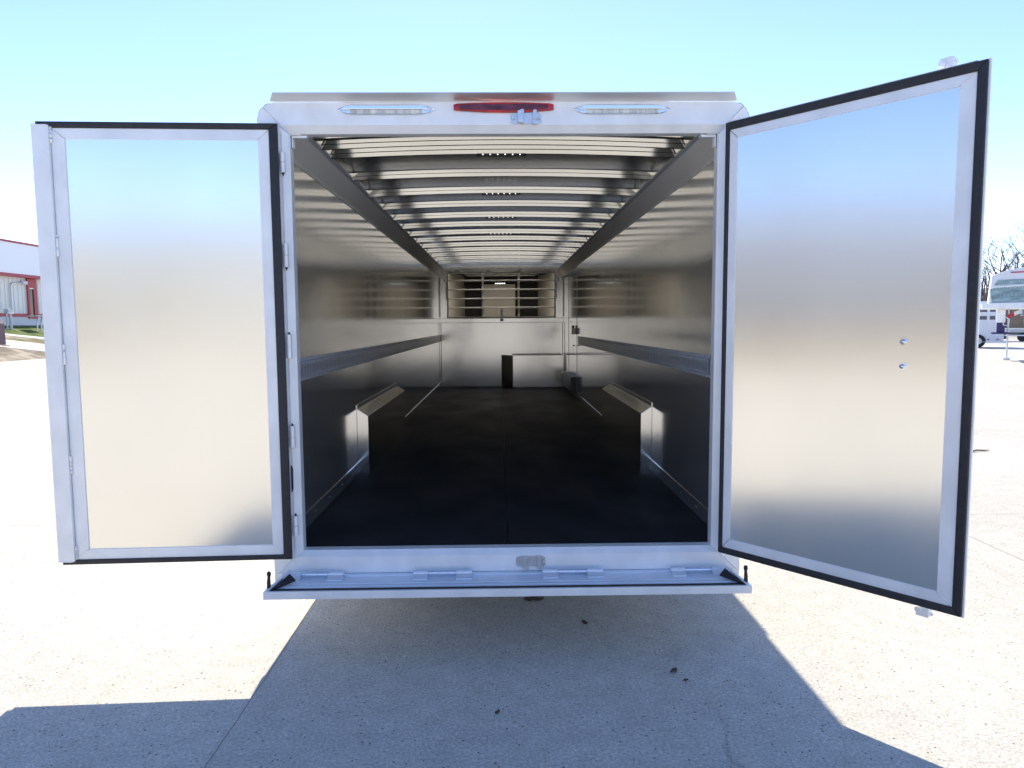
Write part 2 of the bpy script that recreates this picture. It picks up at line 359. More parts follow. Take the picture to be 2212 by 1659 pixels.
# --- roof bows and roof sheet
def arcz(x, zc=2.182, sag=.026): return zc - sag*(x/1.035)**2
NX = 24; xs = [-1.05 + 2.1*i/NX for i in range(NX+1)]
def sweep(sec, closed=True):
    m_ = MB(); k = len(sec); vs = []
    for x in xs: vs += [(x, y, arcz(x)+z) for y, z in sec]
    fs = [(i*k+j, i*k+(j+1) % k, (i+1)*k+(j+1) % k, (i+1)*k+j) for i in range(NX) for j in range(k if closed else k-1)]
    return m_.add(vs, fs)
ribY = [.34, .57, .785, 1.43] + [2.05 + .605*i for i in range(12)]
for y in ribY[1:]:
    tk = .29 if y < 1 else .165      # slope of the bow's web
    sweep([(y+tk*.047, 0), (y+tk*.0255, .0215), (y+.018, .0222), (y+.018, .0254), (y+tk*.0208, .0262), (y, .047), (y+.034, .047), (y+.034, 0)]).build('roof_bow', 'rib', T)
rs_ = MB(); vs = []
ylist = [.07, .6, 1.4, 2, 3, 4, 5, 6, 7, 8, L_]
for y in ylist: vs += [(x*1.07, y, arcz(x)+.049) for x in xs]
rs_.add(vs, [(j*(NX+1)+i, j*(NX+1)+i+1, (j+1)*(NX+1)+i+1, (j+1)*(NX+1)+i) for j in range(len(ylist)-1) for i in range(NX)])
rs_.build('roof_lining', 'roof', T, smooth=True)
# first wide bow right behind the header
sweep([(.374, .004), (.3672, .0255), (.380, .026), (.380, .0285), (.3662, .029), (.36, .048), (.42, .048), (.42, .004)]).build('roof_bow', 'rib', T)
for y in (.79, 2.055, 3.265, 4.475):
    lp = MB().box(-.165, y, arcz(0)-.014, .135, y+.03, arcz(0)-.0008).build('dome_lamp', 'blackbox', T, bevel=.003)
    for i in range(6):
        d_ = MB(); d_.dome((-.127+.045*i, y-.001, arcz(0)-.0075), (0, -1, -.6), .0034)
        d_.build('led_dot', 'led', lp)
for s in (-1, 1):
    MB().box(min(s*1.046, s*1.05), .08, CZ+.0125, max(s*1.046, s*1.05), L_-.004, 2.212).build('roof_side_rail', 'rib', T)
# --- E-track rails with slots
for s in (-1, 1):
    y0 = .36; y1 = L_-.01 if s < 0 else 7.0
    tr = MB(); X = lambda d: s*(h-d)
    zz = [(.001, .843), (.003, .845), (.003, .858), (.0125, .864), (.0125, .873)]
    zt = [(.0125, .938), (.0125, .948), (.003, .954), (.003, .969), (.001, .971)]
    ext = lambda pr: [tr.quad((X(a[0]), y0, a[1]), (X(a[0]), y1, a[1]), (X(b3[0]), y1, b3[1]), (X(b3[0]), y0, b3[1])) for a, b3 in zip(pr, pr[1:])]
    ext(zz); ext(zt)
    n2 = int((y1-y0)/.0565)
    for i in range(n2+1):
        ya = y0+.0565*i; yb = min(y1, ya+.033)
        tr.quad((X(.0125), ya, .873), (X(.0125), yb, .873), (X(.0125), yb, .938), (X(.0125), ya, .938))
        yc = min(y1, ya+.0565)
        tr.quad((X(.0125), yb, .938), (X(.0125), yc, .938), (X(.0125), yc, .932), (X(.0125), yb, .932))
        tr.quad((X(.0125), yb, .873), (X(.0125), yc, .873), (X(.0125), yc, .879), (X(.0125), yb, .879))
    for i in range(int((y1-y0)/.2)):
        for z in (.8495, .964): tr.dome((X(.003), y0+.03+.2*i, z), (-s, 0, 0), .0055)
    tr.build('tie_down_track', 'etrack', T)
    bk = MB(); bk.box(min(X(.001), X(.0015)), y0, .862, max(X(.001), X(.0015)), y1, .95); bk.build('track_backing', 'skin', T)
# --- wheel boxes inside
for s in (-1, 1):
    wbx = MB(); a0, a1 = 1.86, 3.965; xi = 1.063
    sec = [(s*(h-.001), .001), (s*xi, .001), (s*xi, .449), (s*(h-.001), .506)]
    wbx.prism(sec, a0, a1)
    o = wbx.build('wheel_box', 'box', T, bevel=.0012)
    fg = MB(); fg.prism([(s*(h-.0015), .507), (s*(h-.006), .507), (s*(h-.006), .535), (s*(h-.0015), .535)], a0, a1)
    for i in range(11): fg.dome((s*(h-.006), a0+.1+.19*i, .52), (-s, 0, 0), .0045)
    fg.build('box_flange', 'wall', T)
# --- bulkhead
B = MB(); B.box(-h, L_, 0, h, L_+.03, 1.19); B.build('bulkhead_panel', 'bulk', T)
B = MB(); B.box(-h, L_-.03, 1.192, h, L_+.03, 1.268); B.box(-h, L_-.034, 1.185, h, L_-.02, 1.195); B.build('bulkhead_rail', 'bulk', T, bevel=.003)
for s, xi in ((-1, 1.012), (1, 1.004)):
    MB().prism([(s*xi, 1.27), (s*h, 1.27), (s*h, 2.07), (s*1.06, 2.17), (s*xi, 2.17)], L_-.02, L_+.03).build('bulkhead_post', 'bulk', T, bevel=.002)
    MB().box(min(s*(h-.022), s*(h-.012)), L_-.003, .02, max(s*(h-.022), s*(h-.012)), L_-.001, 1.18).build('door_gap', 'dark', T)
    MB().box(min(s*(h-.014), s*(h-.004)), L_-.023, 1.3, max(s*(h-.014), s*(h-.004)), L_-.0205, 2.04).build('door_gap', 'dark', T)
MB().box(-1.06, L_-.025, 2.13, 1.06, L_+.03, 2.235).build('bulkhead_header', 'bulk', T, bevel=.003)
gate = MB(); gy = L_-.04
for x in (-.992, .986): gate.box(x-.015, gy-.012, 1.275, x+.015, gy+.012, 2.12)
gate.box(-.977, gy-.012, 1.275, .971, gy+.012, 1.3); gate.box(-.977, gy-.012, 2.095, .971, gy+.012, 2.12)
gate = gate.build('bar_gate', 'cove', T, bevel=.002)
for z in (1.962, 1.795, 1.63, 1.465): MB().tube([(-.977, gy, z), (.971, gy, z)], .0125, 10).build('rail_bar', 'cove', gate, smooth=True)
for x in (-.349, .318): MB().box(x-.018, gy+.014, 1.3, x+.018, gy+.04, 2.095).build('upright', 'cove', gate, bevel=.002)
for x in (-.82, -.26, .31, .84):
    q = MB(); q.box(x-.06, gy-.03, 2.118, x+.03, gy-.013, 2.13); q.box(x-.02, gy-.035, 2.131, x+.045, gy-.012, 2.158); q.build('gate_hinge', 'etrack', gate, bevel=.001)
for x in (-1.05, 1.04): MB().box(x-.014, gy-.01, 1.945, x+.014, gy+.015, 2.0).build('gate_keeper', 'etrack', gate, bevel=.002)
for x in (-1.022, 1.015): MB().box(x-.004, gy-.01, 1.62, x+.004, gy+.015, 1.94).build('gas_strut', 'dark', gate)
q = MB(); q.box(-.025, gy-.03, 1.30, .025, gy-.013, 1.4); q.box(-.03, gy-.03, 1.215, .03, gy-.013, 1.262)
q.tube([(-.01, gy-.035, 1.4), (-.01, gy-.035, 1.45), (.015, gy-.035, 1.46), (.018, gy-.035, 1.4)], .006, 6); q.build('slam_latch', 'etrack', gate, bevel=0)
# corner storage box on the floor at the bulkhead, angled end
q = MB(); q.add([(-.012, L_-.001, .002), (.197, 9.2, .002), (1.118, 9.2, .002), (1.118, L_-.001, .002), (-.012, L_-.001, .588), (.197, 9.209, .588), (1.118, 9.209, .588), (1.118, L_-.001, .588)],
      [(0, 3, 2, 1), (4, 5, 6, 7), (0, 1, 5, 4), (1, 2, 6, 5), (2, 3, 7, 6), (3, 0, 4, 7)]); q.build('floor_locker', 'bulk', T, bevel=.002)
q = MB(); q.box(.195, 9.195, .588, 1.12, 9.225, .603); q.build('locker_lip', 'frame', T)
# side door outlines on the right wall
q = MB()
for y in (7.19, 8.46): q.box(h-.004, y-.006, .1, h-.0005, y+.006, 2.03)
q.box(h-.004, 7.198, 2.02, h-.0005, 8.452, 2.03); q.build('side_door_frame', 'etrack', T)
q = MB(); q.box(h-.05, 7.22, 1.0, h-.018, 7.36, 1.09); q.build('side_door_latch', 'etrack', T, bevel=.003); q = MB(); q.tube([(h-.055, 7.2, .82), (h-.03, 7.3, .82)], .012, 6); q.build('side_door_latch', 'etrack', T, bevel=.003)
q = MB(); q.box(h-.04, 7.4, .99, h-.017, 7.6, 1.13); q.build('latch_recess', 'dark', T)
q = MB(); q.box(h-.09, 7.24, .10, h-.001, 8.54, .33); q.build('step_well', 'blackbox', T, bevel=.004)
q = MB(); q.prism([(h-.001, 8.545), (h-.13, 8.545), (h-.001, 9.1)], .08, .31, 'z'); q.build('step_guard', 'bulk', T)
q = MB(); q.tube([(h-.09, 7.4, 1.93), (h-.09, 8.7, 1.93)], .012, 8); q.box(h-.09, 8.0, 1.93, h-.001, 8.03, 1.96); q.box(h-.09, 7.5, 1.93, h-.001, 7.53, 1.96); q.build('grab_bar', 'etrack', T)
# --- nose compartment beyond the gate
NY = 12.0
q = MB(); q.add([(-h, L_+.03, 1.0), (h, L_+.03, 1.0), (.81, NY, 1.0), (-.81, NY, 1.0)], [(0, 1, 2, 3)]); q.build('nose_deck', 'mat', T)
for s in (-1, 1):
    q = MB(); q.add([(s*h, L_+.03, 1.0), (s*.81, NY, 1.0), (s*.81, NY, 2.2), (s*h, L_+.03, 2.2)], [(0, 1, 2, 3)]); q.build('nose_wall', 'nose', T)
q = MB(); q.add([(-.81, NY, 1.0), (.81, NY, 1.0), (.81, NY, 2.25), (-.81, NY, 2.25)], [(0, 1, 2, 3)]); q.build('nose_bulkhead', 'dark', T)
q = MB(); q.box(-.39, NY-.35, 1.0, .3, NY-.01, 2.02); q.build('nose_locker', 'nose', T, bevel=.004)
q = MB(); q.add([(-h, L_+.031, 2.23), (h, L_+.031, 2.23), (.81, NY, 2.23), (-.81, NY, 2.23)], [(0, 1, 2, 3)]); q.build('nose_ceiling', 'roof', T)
for y in (10.1, 10.8, 11.4): MB().box(-.95+(y-9.5)*.1, y, 2.175, .95-(y-9.5)*.1, y+.03, 2.225).build('roof_bow', 'rib', T)
lp = MB().box(-.16, NY-.38, 2.022, .11, NY-.353, 2.05).build('dome_lamp', 'blackbox', T, bevel=.002)
for i in range(6): d_ = MB(); d_.dome((-.12+.038*i, NY-.381, 2.036), (0, -1, 0), .011); d_.build('led_dot', 'led', lp)
al = bpy.data.lights.new('nose_fill_light', 'AREA'); al.shape = 'RECTANGLE'; al.size = 1.5; al.size_y = .35; al.energy = 6; al.color = (1, .92, .8)  # added fill light hidden behind the bulkhead header; no lamp fitting there
ao = bpy.data.objects.new('nose_fill_light', al); C.objects.link(ao); ao.parent = T; ao.location = (-.02, 9.74, 2.215)

# --- rear doors
def door(P0, d, W, zt, zb, gas_h, gas_o, gt, gb, fi, mirror, side):
    """u along the door from the hinge, v toward the viewer, z up"""
    d = Vector(d).normalized(); n = Vector((-abs(d.y), -abs(d.x), 0)) if side > 0 else Vector((abs(d.y)*(1 if d.y*d.x > 0 else 1), -abs(d.x), 0))
    if side < 0: n = Vector((-d.y, d.x, 0)) if Vector((-d.y, d.x, 0)).y < 0 else Vector((d.y, -d.x, 0))
    TT = lambda u_, v_, z_: (P0[0]+d.x*u_+n.x*v_, P0[1]+d.y*u_+n.y*v_, z_)
    mb = lambda: MB(TT)
    leaf = mb().box(.004, -.045, zb-.004, W-(.034 if side > 0 else 0), -.001, zt+.002).build('rear_door', 'skin', T, bevel=.002)
    fu0, fu1, fz0, fz1 = gas_h, W-gas_o if side > 0 else gas_o, zb+gb, zt-gt
    iu0, iu1, iz0, iz1 = fi
    mb().box(iu0-.002, .0, iz0-.002, iu1+.002, .003, iz1+.002).build('inner_panel', 'panel', leaf)
    gap = .0008
    for pts in ([(fu0, fz1), (fu1, fz1), (iu1, iz1), (iu0, iz1)], [(fu0, fz0), (fu1, fz0), (iu1, iz0), (iu0, iz0)],
                [(fu0, fz0), (fu0, fz1), (iu0, iz1), (iu0, iz0)], [(fu1, fz0), (fu1, fz1), (iu1, iz1), (iu1, iz0)]):
        cx_ = sum(q[0] for q in pts)/4; cz_ = sum(q[1] for q in pts)/4
        mb().prism([(q[0]+(gap if q[0] < cx_ else -gap), q[1]+(gap if q[1] < cz_ else -gap)) for q in pts], .0, .008).build('door_rail', 'frame', leaf, bevel=.0015)
    return leaf, mb, (fu0, fu1, fz0, fz1)
# left leaf
leafL, mL, _ = door((-1.095, -.05), (-1.115, -.045, 0), 1.12, 2.121, -.027, .042, 1.057, .029, .024, (.096, .993, .05, 2.042), False, -1)
def gasket(mb, leaf, uo0, uo1, ui0, ui1, zo0, zo1, zi0, zi1, outer=True):
    q = mb(); v1 = .015
    for pts in ([(uo0, zo1), (uo1, zo1), (ui1, zi1), (ui0, zi1)], [(uo0, zo0), (uo1, zo0), (ui1, zi0), (ui0, zi0)], [(uo0, zo0), (uo0, zo1), (ui0, zi1), (ui0, zi0)]) + (([(uo1, zo0), (uo1, zo1), (ui1, zi1), (ui1, zi0)],) if outer else ()):
        q.prism(pts, 0, v1)
    return q.build('door_seal', 'rubber', leaf, bevel=.004, smooth=True)
gasket(mL, leafL, 0, 1.122, .042, 1.1215, -.027, 2.121, -.003, 2.094, False)
q = mL(); q.box(1.058, -.045, -.008, 1.137, .024, 2.103); q.build('lap_plate', 'frame', leafL, bevel=.003)
def bead(mk, leaf, a, b3, rr):
    q = mk(); pts, rs = weld([a, b3], rr); q.tube(pts, rs, n=6); return q.build('weld_bead', 'weld', leaf, smooth=True)
for z0, z1 in ((2.02, 2.095), (1.49, 1.59), (.97, 1.07), (.43, .52), (.0, .07)): bead(mL, leafL, (1.055, .012, z0), (1.055, .012, z1), .007)
for z0 in (2.103, -.008): bead(mL, leafL, (1.065, .022, z0), (1.137, .022, z0), .003)
for a in ((1.053, .009, 2.089, .997, .009, 2.044), (.046, .009, 2.087, .094, .009, 2.045), (1.05, .009, .003, .996, .009, .048), (.046, .009, 0.001, .094, .009, .048)):
    bead(mL, leafL, a[:3], a[3:], .0022)
for z0, z1 in ((1.894, 1.991), (1.438, 1.555), (.988, 1.109), (.539, .651), (.087, .19)):
    x = -1.0815 + .004*(1-z0/2); y = -.036; zm = (z0+z1)/2
    q = MB(); q.tube([(x, y, z0), (x, y, z0+.002), (x, y, zm-.001)], [.010, .0125, .0125], 14); q.tube([(x, y, zm+.001), (x, y, z1-.002), (x, y, z1)], [.0125, .0125, .010], 14)
    q.box(x-.008, y+.004, z0+.004, x+.006, FY+.0, z1-.004)
    hb = q.build('door_hinge', 'frame', T, smooth=True)
    MB().tube([(x, y, z1), (x, y, z1+.006), (x, y, z1+.012)] if z0 < 1.2 else [(x, y, z0-.016), (x, y, z0-.004), (x, y, z0)], [.007, .006, .001] if z0 < 1.2 else [.001, .006, .007], 8).build('hinge_pin', 'dark', hb)
q = MB(); q.prism([(-1.094, .31), (-1.088, .325), (-1.087, .43), (-1.093, .447), (-1.096, .447), (-1.097, .31)], FY-.006, FY-.0005); q.build('rubber_stop', 'rubber', T)
q = MB(); q.box(-1.0905, FY-.004, .0, -1.088, FY-.0003, 2.09); q.build('hinge_leaf', 'weld', T)
# right leaf
dR = (.6515, -.7586)
leafR, mR, _ = door((1.083, -.052), (*dR, 0), 1.088, 2.117, -.018, .02, .035, .035, .031, (.061, .995, .062, 2.04), True, 1)
gasket(mR, leafR, 0, 1.086, .02, 1.053, -.018, 2.117, .013, 2.082)
q = mR(); q.box(1.0545, -.010, -.022, 1.0935, -.0012, 2.121); q.box(1.0865, -.0011, -.022, 1.0935, .004, 2.121); q.build('outer_edge_trim', 'frame', leafR, bevel=.001)
q = mR(); q.box(.0, -.04, 2.1215, 1.05, .004, 2.1235); q.build('top_edge_trim', 'frame', leafR)
for a in ((1.049, .009, 2.078, .998, .009, 2.043), (.024, .009, 2.078, .06, .009, 2.042), (1.049, .009, .017, .997, .009, .06), (.024, .009, .017, .059, .009, .06)):
    bead(mR, leafR, a[:3], a[3:], .0025)
for z in (1.068, .967):
    q = mR(); q.tube([(.834, .003, z), (.834, .006, z)], .017, 18); q.tube([(.834, .006, z), (.834, .014, z)], .012, 6); q.tube([(.834, .014, z), (.834, .019, z), (.834, .022, z)], [.0105, .008, .002], 14)
    q.build('through_bolt', 'chrome', leafR, smooth=True)
q = mR(); q.tube([(.925, -.075, -.075), (.925, -.075, 2.185)], .012, 12)
q.build('lock_rod', 'frame', leafR, smooth=True)
for z, sg in ((2.15, 1), (-.055, -1)):
    q = mR(); q.box(.903, -.095, z-.028, .953, -.05, z+.03); q.tube([(.915, -.049, z+.005), (.915, -.035, z+.005)], .014, 10); q.box(.945, -.075, z-.02, .965, -.062, z-.008); q.box(.945, -.075, z+.005, .965, -.062, z+.015)
    q.build('cam_lock', 'frame', leafR, bevel=.004)

# --- keepers on the header and sill
def keeper(x0, zc, flip):
    q = MB(); w_, hh = .152, .028; y = FY
    out = [(x0, zc-.02), (x0+.012, zc-hh), (x0+w_-.012, zc-hh), (x0+w_, zc-.02), (x0+w_, zc+.018), (x0+w_-.02, zc+hh), (x0+.02, zc+hh), (x0, zc+.018)]
    q.prism(out, y-.004, y-.0003)
    kb = q.build('cam_keeper', 'steel', T, bevel=.001)
    s = -1 if flip else 1
    Z = lambda v: zc + s*v
    q = MB()
    q.prism([(x0+.034, Z(-.02)), (x0+.064, Z(-.028)), (x0+.060, Z(.0)), (x0+.066, Z(.036)), (x0+.058, Z(.04)), (x0+.034, Z(.030))], y-.028, y-.004)
    q.build('keeper_jaw', 'steel', kb, bevel=.0015); q = MB()
    q.prism([(x0+.106, Z(-.03)), (x0+.128, Z(-.03)), (x0+.128, Z(.036)), (x0+.12, Z(.04)), (x0+.110, Z(.036)), (x0+.106, Z(.02))], y-.02, y-.004)
    q.prism([(x0+.108, Z(-.008)), (x0+.127, Z(-.008)), (x0+.127, Z(.006)), (x0+.108, Z(.006))], y-.028, y-.0205)
    q.build('keeper_jaw', 'steel', kb, bevel=.0015)
    for bx in (.013, .14):
        q = MB(); q.tube([(x0+bx, y-.0045, zc), (x0+bx, y-.009, zc)], [.0095, .0075], 16); q.tube([(x0+bx, y-.0092, zc), (x0+bx, y-.0125, zc)], .0045, 6)
        q.build('keeper_bolt', 'steel', kb, smooth=True)
keeper(.028, 2.152, False); keeper(.04, -.066, True)
# --- lamps
def oval(x0, x1, zc, hz, tip, n=10, k=1.7):
    pts = []; xm = (x0+x1)/2; hw = (x1-x0)/2
    for i in range(2*n+1):
        t = -1 + i/n; a = abs(t); z = hz*(1-(max(0, a-(1-tip))/tip)**k); pts.append((xm+hw*t, zc+z))
    lo = [(x, 2*zc-z) for x, z in pts[1:-1]][::-1]
    return pts + lo
for x0 in (-.818, .334):
    q = MB(); x1 = x0+.482; zc = 2.193
    o1 = oval(x0, x1, zc, .026, .3); xm = (x0+x1)/2
    sh = lambda k1, k2: [(xm+(x-xm)*k1, zc+(z-zc)*k2) for x, z in o1]
    rings = [(sh(1, 1), FY-.0003), (sh(1, 1), FY-.004), (sh(.985, .88), FY-.010), (sh(.955, .74), FY-.006)]
    n2 = len(o1); vs = []; fs = []
    for pr, y in rings: vs += [(x, y, z) for x, z in pr]
    for j in range(3): fs += [(j*n2+i, j*n2+(i+1) % n2, (j+1)*n2+(i+1) % n2, (j+1)*n2+i) for i in range(n2)]
    fs.append(tuple(range(3*n2, 4*n2))); q.add(vs, fs)
    bz = q.build('reverse_lamp', 'chrome', T, smooth=True)
    q = MB(); q.prism([(x0+.03, zc+.001), (x1-.03, zc+.001), (x1-.045, zc+.017), (x1-.06, zc+.020), (x0+.06, zc+.020), (x0+.045, zc+.017)], FY-.016, FY-.0065); 
    q.prism([(x0+.02, zc-.001), (x0+.06, zc-.004), (x0+.06, zc+.004), (x0+.04, zc+.008)], FY-.013, FY-.0065); q.prism([(x1-.02, zc-.001), (x1-.06, zc-.004), (x1-.06, zc+.004), (x1-.04, zc+.008)], FY-.013, FY-.0065)
    q.build('lamp_hood', 'chrome', bz, bevel=.003)
    q = MB()
    for i in range(11): q.box(x0+.065+i*.0322, FY-.012, zc-.017, x0+.065+i*.0322+.0300, FY-.0062, zc-.0005)
    q.build('lamp_lens', 'ledlens', bz, bevel=.002)
q = MB(); zc = 2.203; x0, x1 = -.249, .239
pts = [(x0, zc-.012), (x0, zc+.014), (x0+.02, zc+.019), (-.1, zc+.0235), (0, zc+.0245), (.1, zc+.0235), (x1-.02, zc+.019), (x1, zc+.014), (x1, zc-.012), (x1-.02, zc-.015), (.1, zc-.023), (0, zc-.0245), (-.1, zc-.023), (x0+.02, zc-.015)]
q.prism(pts, FY-.012, FY-.0003); rl_ = q.build('stop_lamp', 'red', T, bevel=.003, smooth=True)
q = MB(); q.prism([(x0+.03, zc-.008), (x0+.03, zc+.011), (-.1, zc+.016), (.1, zc+.016), (x1-.03, zc+.011), (x1-.03, zc-.008), (.1, zc-.013), (-.1, zc-.013)], FY-.0135, FY-.0118); q.build('lamp_core', 'redcore', rl_, bevel=.0006)
# --- drip visor above the lamps
q = MB(); q.add([(-1.141, FY, 2.233), (1.141, FY, 2.233), (1.105, -.088, 2.2535), (-1.105, -.088, 2.2535), (-1.141, FY, 2.2355), (1.141, FY, 2.2355), (1.105, -.088, 2.257), (-1.105, -.088, 2.257)],
     [(0, 1, 2, 3), (4, 5, 6, 7), (0, 1, 5, 4), (1, 2, 6, 5), (2, 3, 7, 6), (3, 0, 4, 7)])
q.build('drip_visor', 'visor', T)

# --- fold-down bumper flap under the door sill
M['flap'] = mat('flap_aluminium', (.80, .86, .93), .5, .35, noise=((5, 9, 9), .05), rnoise=((12, 5, 9), .42, .6))
q = MB(); q.box(-1.16, -.05, -.128, 1.16, .02, -.121); q.build('sill_ledge', 'flap', T, bevel=.001)
q = MB()
for a, b2 in ((-1.08, -.955), (-.735, -.49), (-.36, -.18), (.185, .47), (.61, .84), (1.08, 1.13)): pass
q.box(-1.13, -.055, -.1285, 1.13, -.021, -.119)
q.build('hinge_bar', 'flap', T, bevel=.002)
Zs = -.124
flap = MB(); flap.add([(-1.14, -.055, Zs), (1.14, -.055, Zs), (1.165, -.225, Zs+.002), (-1.165, -.225, Zs+.002), (-1.14, -.055, Zs-.03), (1.14, -.055, Zs-.03), (1.165, -.225, Zs-.03), (-1.165, -.225, Zs-.03)],
     [(0, 1, 2, 3), (4, 5, 6, 7), (0, 1, 5, 4), (1, 2, 6, 5), (2, 3, 7, 6), (3, 0, 4, 7)])
flap = flap.build('bumper_flap', 'flap', T, bevel=.001)
q = MB(); q.box(-1.10, -.198, Zs+.0015, 1.10, -.193, Zs+.005); q.box(-1.10, -.158, Zs+.0003, 1.10, -.153, Zs+.004); q.build('flap_rib', 'flap', flap, bevel=.001)
q = MB(); q.box(-1.145, -.246, Zs-.004, 1.145, -.2255, Zs+.006)
for s in (-1, 1): q.add([(s*1.155, -.246, Zs+.004), (s*1.15, -.25, Zs+.008), (s*1.085, -.14, Zs+.05), (s*1.05, -.17, Zs+.03), (s*1.155, -.24, Zs-.002), (s*1.085, -.135, Zs+.04), (s*1.05, -.165, Zs+.02)], [(0, 1, 2, 3), (4, 5, 6), (0, 4, 6, 3), (3, 6, 5, 2), (2, 5, 4, 1)])
q.build('flap_seal', 'rubber', flap)
q = MB(); q.box(-1.17, -.262, Zs-.034, 1.17, -.2465, Zs+.004); q.build('flap_lip', 'frame', flap, bevel=.002)
for s in (-1, 1):
    q = MB(); q.prism([(s*1.14, -.06), (s*1.17, -.262), (s*1.178, -.262), (s*1.178, -.2), (s*1.155, -.06)], Zs-.034, Zs+.003, 'z')
    q.add([(s*1.16, -.255, Zs+.002), (s*1.17, -.255, Zs+.002), (s*1.10, -.1, Zs+.055), (s*1.09, -.1, Zs+.055), (s*1.15, -.08, Zs+.002), (s*1.14, -.08, Zs+.002)], [(0, 1, 2, 3), (1, 4, 2), (0, 3, 5), (3, 2, 4, 5)])
    q.build('flap_end_plate', 'frame', flap)
    q = MB(); q.tube([(s*1.17, -.2, Zs-.01), (s*1.17, -.2, Zs+.03), (s*1.168, -.2, Zs+.058), (s*1.168, -.2, Zs+.066), (s*1.168, -.2, Zs+.078), (s*1.168, -.2, Zs+.084)], [.011, .009, .007, .010, .010, .004], 14)
    q.build('rubber_buffer', 'rubber', flap, smooth=True)
    q = MB(); q.box(min(s*1.16, s*1.199), FY+.0, -.19, max(s*1.16, s*1.199), .03, OB-.0005); q.build('corner_foot', 'frame', T, bevel=.002)
for xa, xb in ((-1.12, -.835), (-.482, -.185), (.175, .482), (.83, 1.115)):
    k1 = xa+(xb-xa)*.25; k2 = xa+(xb-xa)*.73; zb_ = -.106; yb = -.066
    bar = MB().tube([(k1+.0005, yb, zb_), (k2-.0005, yb, zb_)], .0128, 16).build('hinge_barrel', 'hingem', flap, smooth=True)
    for a, b2 in ((xa, k1-.001), (k2+.001, xb)):
        q = MB(); q.tube([(a, yb, zb_), (b2, yb, zb_)], .0135, 16)
        q.add([(a, yb-.0125, zb_), (b2, yb-.0125, zb_), (b2, yb-.05, Zs+.006), (a, yb-.05, Zs+.006), (a, yb-.0, zb_-.012), (b2, yb-.0, zb_-.012), (b2, yb-.05, Zs+.0005), (a, yb-.05, Zs+.0005)],
              [(0, 1, 2, 3), (4, 5, 6, 7), (0, 1, 5, 4), (1, 2, 6, 5), (2, 3, 7, 6), (3, 0, 4, 7)])
        q.build('flap_hinge', 'flap', flap, smooth=True)

# ================================================================ LITTER ON THE LOT
def at_ground(px, py, z=0):
    d = f + r2*((px-1106)/1502.67) - u2*((py-829.5)/1502.67); o_ = Vector((-.0313, -3.517, 1.149+G)); t = (z-o_.z)/d.z; return o_+d*t
M['leaf'] = mat('dry_brown_leaf', (.09, .055, .035), .8, noise=((60, 60, 60), .4))
M['wood'] = mat('dry_twig_bark', (.16, .12, .09), .9, noise=((30, 30, 30), .3))
def leaf_obj(px, py, size, label, rz, n=7):
    c_ = at_ground(px, py); q = MB(); vs = []; k = 14
    for j, rr in enumerate((1, .55)):
        for i in range(k):
            a = 2*math.pi*i/k; rj = size*rr*(.75+.35*random.random()) * (1 if i % 2 else .8)
            vs.append((rj*math.cos(a)*1.5, rj*math.sin(a)*.7, (.004 if rr == 1 else .012)+.012*random.random()*rr))
    vs.append((0, 0, .01)); fs = [(i, (i+1) % k, k+(i+1) % k, k+i) for i in range(k)] + [(k+i, k+(i+1) % k, 2*k) for i in range(k)]
    q.add(vs, fs); o = q.build('dead_leaf', 'leaf'); o.location = (c_.x, c_.y, .001); o.rotation_euler = (0, 0, rz)
    sd = o.modifiers.new('thickness', 'SOLIDIFY'); sd.thickness = .002
    return tag(o, label, 'leaf', 'dead leaves on the concrete')
leaf_obj(1155, 1295, .05, 'flat dark crumbled leaf lying in the shade just under the middle of the bumper flap', .2)
leaf_obj(1263, 1348, .022, 'small curled brown leaf lying alone on the shaded concrete behind the trailer', 1.9)
leaf_obj(1456, 1452, .02, 'largest of the dark dry scraps in the shade near the right edge of the shadow', .9)
leaf_obj(1481, 1474, .012, 'tiny dark scrap beside the larger one near the right edge of the shadow', .3)
leaf_obj(1075, 1543, .014, 'tiny dark scrap alone in the middle of the shaded concrete', 1.2)
a_ = at_ground(2098, 977); b_ = at_ground(2137, 974)
q = MB(); q.tube([a_+Vector((0, 0, .012)), a_.lerp(b_, .35)+Vector((0, .01, .02)), a_.lerp(b_, .7)+Vector((0, -.01, .014)), b_+Vector((0, 0, .012))], [.012, .010, .009, .004], 8)
tag(q.build('twig', 'wood'), 'thin brown twig lying on the sunlit concrete beside the right open door', 'twig')

# ================================================================ LEFT: INDUSTRIAL BUILDING
M['cream'] = mat('cream_ribbed_steel', (.72, .72, .66), .5, noise=((1, 1, 1), .03))
M['fascia'] = mat('white_fascia_steel', (.85, .86, .87), .5)
M['redtrim'] = mat('red_painted_trim', (.38, .04, .05), .5)
M['glassdark'] = mat('dark_door_glass', (.02, .02, .025), .1)
M['basewall'] = mat('pale_block_base', (.62, .64, .66), .8)
BX = -31.6; bz = bank_z(BX); Bd = empty('industrial_building', (BX, 45, bz), 'white metal building with red trim bands and a red framed dark door', 'building')
def bl(m_, x0, y0, z0, x1, y1, z1): return m_.box(x0, y0-45, z0, x1, y1-45, z1)
ztop = 1.149+G + 55*math.tan(rad(5.81)) - bz; zb0 = 1.149+G+55*math.tan(rad(3.65))-bz; zb1 = 1.149+G+55*math.tan(rad(3.44))-bz
y0b, y1b = -75, 120
zlow = .55
q = MB(); bl(q, -20, y0b, zlow+.22, -.05, y1b, zb1)
yy = y0b
while yy < y1b: bl(q, -.05, yy, zlow+.22, -.02, yy+.12, zb1); yy += .4
q.build('wall', 'cream', Bd)
q = MB(); bl(q, -20, y0b, -.6, 0, y1b, zlow); q.build('base_wall', 'basewall', Bd)
q = MB(); bl(q, -.04, y0b, zlow, .02, y1b, zlow+.219); q.build('base_band', 'redtrim', Bd)
